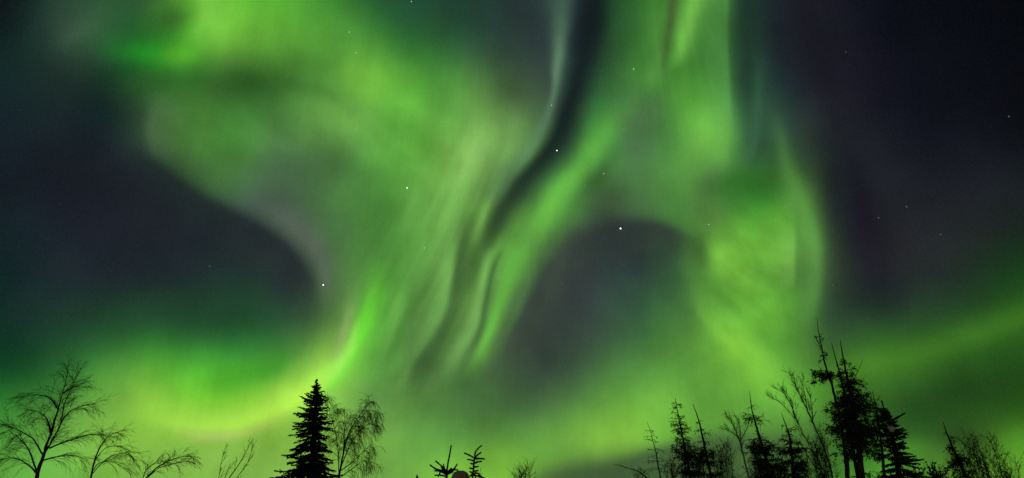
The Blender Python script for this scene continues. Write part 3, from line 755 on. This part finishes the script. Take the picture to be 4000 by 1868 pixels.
larch('leaning_trunk', 'tall thin leaning trunk, highest of the stand, with one leafy bough on its left', [(2055,800),(2060,838),(2068,880),(2078,925),(2094,975),(2108,1030),(2118,1085),(2128,1150),(2134,1220)], 21, 49,
  [(848,20,4,.3),(866,14,4,.4),(885,12,6,.5),(900,14,8,.5),(935,44,10,1.0),(940,50,8,1.6),(948,30,8,1.2),(1020,24,20,.8),(1045,34,20,1.2),(1070,40,26,1.3),(1100,30,26,1.1),(1130,34,24,1)], tuft=1.5, rlow=.055, rtop=.004)
def shaggy():
    r = larch('shaggy_conifer', 'dense shaggy black conifer with two leaders, right of the tall leaning trunk',
      [(2114,855),(2122,905),(2132,955),(2142,1005),(2150,1060),(2160,1130),(2172,1220)], 22, 50,
      [(900,8,10,0.43),(920,14,16,0.72),(938,22,34,1.15),(952,26,40,1.3),(966,26,36,1.44),(980,34,32,1.58),(992,36,40,1.73),(1004,34,58,1.87),(1016,40,60,2.02),(1028,44,52,2.02),(1042,50,56,2.02),(1056,56,56,2.02),(1070,58,60,2.02),(1084,56,60,2.02),(1100,56,62,1.87),(1116,60,60,1.73),(1134,56,56,1.44),(1155,40,50,1.01),(1180,40,44,0.79)],
      tuft=1.05, rlow=.085, size=1.1, needm=LARCH)
    random.seed(77); o = r.location
    tb = MB(); ax = spline([at(x, y, 22.1) for x, y in [(2162,1225),(2146,1130),(2134,1050),(2122,980),(2110,930),(2100,895),(2092,862)]], 5)
    tb.tube(ax, .06, .008, 7, wob=.1); tb.build('second_leader', BARK, r, o)
    b = MB(); b.tube(spline([at(x, y, 22.2) for x, y in [(2134,985),(2150,950),(2160,930),(2170,905)]], 4), .014, .005, 5); b.build('bare_shoot', BARK, r, o)
shaggy()
larch('shaggy_conifer', 'thin dim conifer between the two-leader conifer and the spruce with a pale patch', [(2196,985),(2204,1030),(2212,1080),(2220,1140),(2226,1220)], 25, 57,
  [(1010,12,12,.9),(1030,20,18,1.3),(1050,22,20,1.5),(1070,26,20,1.5),(1090,28,22,1.5),(1112,28,22,1.4),(1135,28,22,1.2),(1160,26,24,1),(1185,26,26,1)], tuft=1.3, rlow=.05, size=1.1)
def patched():
    r = spruce('black_spruce', 'stout black spruce with a pale pinkish bare patch, rightmost big tree of the stand',
      [(2218,1008),(2230,1050),(2242,1090),(2254,1140),(2264,1220)], 20,
      [(0,1,1),(16,3,3),(28,12,12),(40,16,18),(46,10,12),(54,16,26),(64,24,32),(84,30,38),(104,26,30),(125,26,34),(140,34,56),(152,44,60),(170,40,46),(200,52,76)], 51, droop=.25, dens=1.15)
    o = r.location; random.seed(8)
    c = at(2241, 1077, 19.35); mb = MB(); n = 14
    for j in range(9):
        t = math.pi*j/8; z = math.cos(t); q = math.sin(t)
        for i in range(n):
            a = 2*math.pi*i/n; w = 1+.1*math.sin(2*a+j)
            mb.v.append(c+Vector((.082*q*math.cos(a)*w-.03*z, .06*q*math.sin(a)*w, .155*z))+rv(.009))
    for j in range(8):
        for i in range(n):
            a, b = j*n+i, j*n+(i+1) % n; mb.f.append((a, b, b+n, a+n))
    p = mb.build('bare_patch', PATCH, r, o); p['label'] = 'pale pinkish bare patch'
    random.seed(9)
    for l in ([(2238,1062),(2255,1052),(2276,1040)], [(2262,1162),(2295,1160),(2322,1156)], [(2258,1150),(2285,1150),(2302,1148)], [(2232,1092),(2246,1090),(2262,1093)], [(2230,1060),(2240,1066),(2250,1062)]):
        b = MB(); s = spline([at(x, y, 19.6 if x > 2255 and l[0][0] > 2235 else 19.2) for x, y in l], 5); b.tube(s, .05, .015, 6, wob=.3)
        for q in range(90):
            pp, d = along(s, random.random()); b.leaf(pp, (d+rv(.8)).normalized()*.07, .008, rv())
        b.build('bough', NEED, r, o)
patched()
larch('thin_larch', 'thin leaning conifer apart to the right of the spruce with the pale patch', [(2372,1062),(2384,1095),(2396,1125),(2414,1165),(2440,1225)], 23, 52,
  [(1096,8,12,.5),(1112,10,12,.6),(1126,16,14,.8),(1140,18,18,.8),(1158,44,26,1.5),(1166,40,30,1.3),(1185,30,34,1.2)], tuft=1.0, rlow=.06)
bush('brown_bush', 'tall brown twiggy bush in the lower right corner with a soft dark top', 2488, 1078, 60, 27, 53, stems=24, leafy=.35)
bush('brown_bush', 'low brown bush at the right edge beside the soft-topped tall bush', 2556, 1150, 40, 24, 54, stems=14, leafy=.35)
bush('brown_bush', 'brown bush behind the thin leaning conifer, left of the tall soft-topped bush', 2420, 1118, 46, 30, 55, stems=16, leafy=.35)
bush('round_shrub', 'small black rounded shrub top on the bottom edge right of the black spruce', 2358, 1196, 16, 16, 56, stems=60, leafy=3, m=NEED)
for px, top, half, dep, sd, st, lf, lab in (
  (1610,1178,46,34,61,26,.3,'dim low bush under the leaning bare branch'),
  (1690,1150,40,31,62,26,.6,'dark bush at the foot of the sparse larch, on its left'),
  (1765,1128,40,30,63,30,1.1,'dark leafy bush between the sparse larch and the plain straight stem'),
  (1832,1112,44,33,64,34,.6,'hazy brown bush left of the pale crooked birch trunk'),
  (1915,1128,40,30,65,34,1.0,'dark bush right of the pale crooked birch trunk'),
  (1968,1140,36,31,66,30,1.2,'dark bush between the ragged flat-tiered spruce and the forked-top conifer'),
  (2036,1130,40,32,67,26,.6,'dim bush behind the limbs of the bare fan-shaped tree'),
  (2078,1080,34,29,68,34,.9,'tall dark bush between the bare fan-shaped tree and the leaning trunk'),
  (2296,1184,40,22,69,30,1.2,'low black bush at the foot of the spruce with a pale patch')):
    bush('dark_bush', lab, px, top, half, dep, sd, stems=int(st*.62), leafy=lf*.8, group='undergrowth bushes of the right-hand stand')

# ---------------------------------------------------------------- stars
def star_mat(name, c, e):
    m = bpy.data.materials.new(name); m.use_nodes = True; t = m.node_tree; t.nodes.clear()
    em = t.nodes.new('ShaderNodeEmission'); em.inputs[0].default_value = c+(1,); em.inputs[1].default_value = e
    o = t.nodes.new('ShaderNodeOutputMaterial'); t.links.new(em.outputs[0], o.inputs[0]); return m
SM = [star_mat('star_white', (.9, .95, 1), 1.6), star_mat('star_dim', (.75, .95, .8), .55), star_mat('star_faint', (.8, .7, .9), .13), star_mat('star_warm', (1, .8, .4), .4)]
def star(px, py, r, m, label):
    d = Vector(ray(px, py)).normalized()
    p = CAM+d*2400; rad = 2400*r/FOC
    mb = MB(); n = 12
    for j in range(7):
        t = math.pi*j/6
        for i in range(n):
            a = 2*math.pi*i/n; mb.v.append(p+Vector((math.sin(t)*math.cos(a), math.sin(t)*math.sin(a), math.cos(t)))*rad)
    for j in range(6):
        for i in range(n):
            a, b = j*n+i, j*n+(i+1) % n; mb.f.append((a, b, b+n, a+n))
    o = mb.build('star', SM[m], None, p); o.location = p
    tag(o, label, 'star', 'stars')
for s in (
  (1561,575,2.5,0,'brightest white star, in the dark hollow just under the right-hand arch'),
  (1401,379,2.0,0,'white star in the dark lane between the two big green curtains'),
  (813,717,2.3,0,'white star under the grey end of the left curtain, left of the vivid green fold'),
  (1024,473,2.0,0,'white star inside the left green curtain, level with its grey hollow'),
  (1068,624,1.8,1,'dim star inside the left curtain, above and right of the vivid green fold'),
  (879,81,1.6,1,'dim star on the upper bright green band, upper one of a close pair'),
  (896,133,1.6,1,'dim star on the upper bright green band, lower one of a close pair'),
  (1035,4,1.7,1,'dim star cut by the top edge, above the green band'),
  (1387,265,1.6,1,'dim star at the narrow end of the thin grey ray'),
  (1594,174,2.2,1,'dim star in the green curtain right of the dark lane, near its top'),
  (1519,437,1.7,1,'dim star between the bright green stroke and the right curtain'),
  (1783,565,1.6,1,'dim star on the right end of the arch over the dark hollow'),
  (1928,893,1.8,3,'faint yellowish star in the lowest fold of the right curtain'),
  (1414,713,2.0,2,'faint star low in the dark hollow, right of the bright green stroke'),
  (2096,718,1.7,2,'faint star in the dark sky just right of the right curtain edge'),
  (2210,548,1.9,2,'faint star in the dark right-hand sky, leftmost of a loose trio'),
  (2281,520,2.0,2,'faint star in the dark right-hand sky, highest of a loose trio'),
  (2366,590,1.6,2,'faint star in the dark right-hand sky, rightmost of a loose trio'),
  (2538,293,1.8,2,'faint star close to the right edge in the black sky'),
  (2128,131,1.4,2,'faint star in the black sky right of the curtain, near the top'),
  (527,670,1.8,2,'faint star in the dark sky inside the left curl')):
    star(s[0], s[1], s[2]*.82, *s[3:])
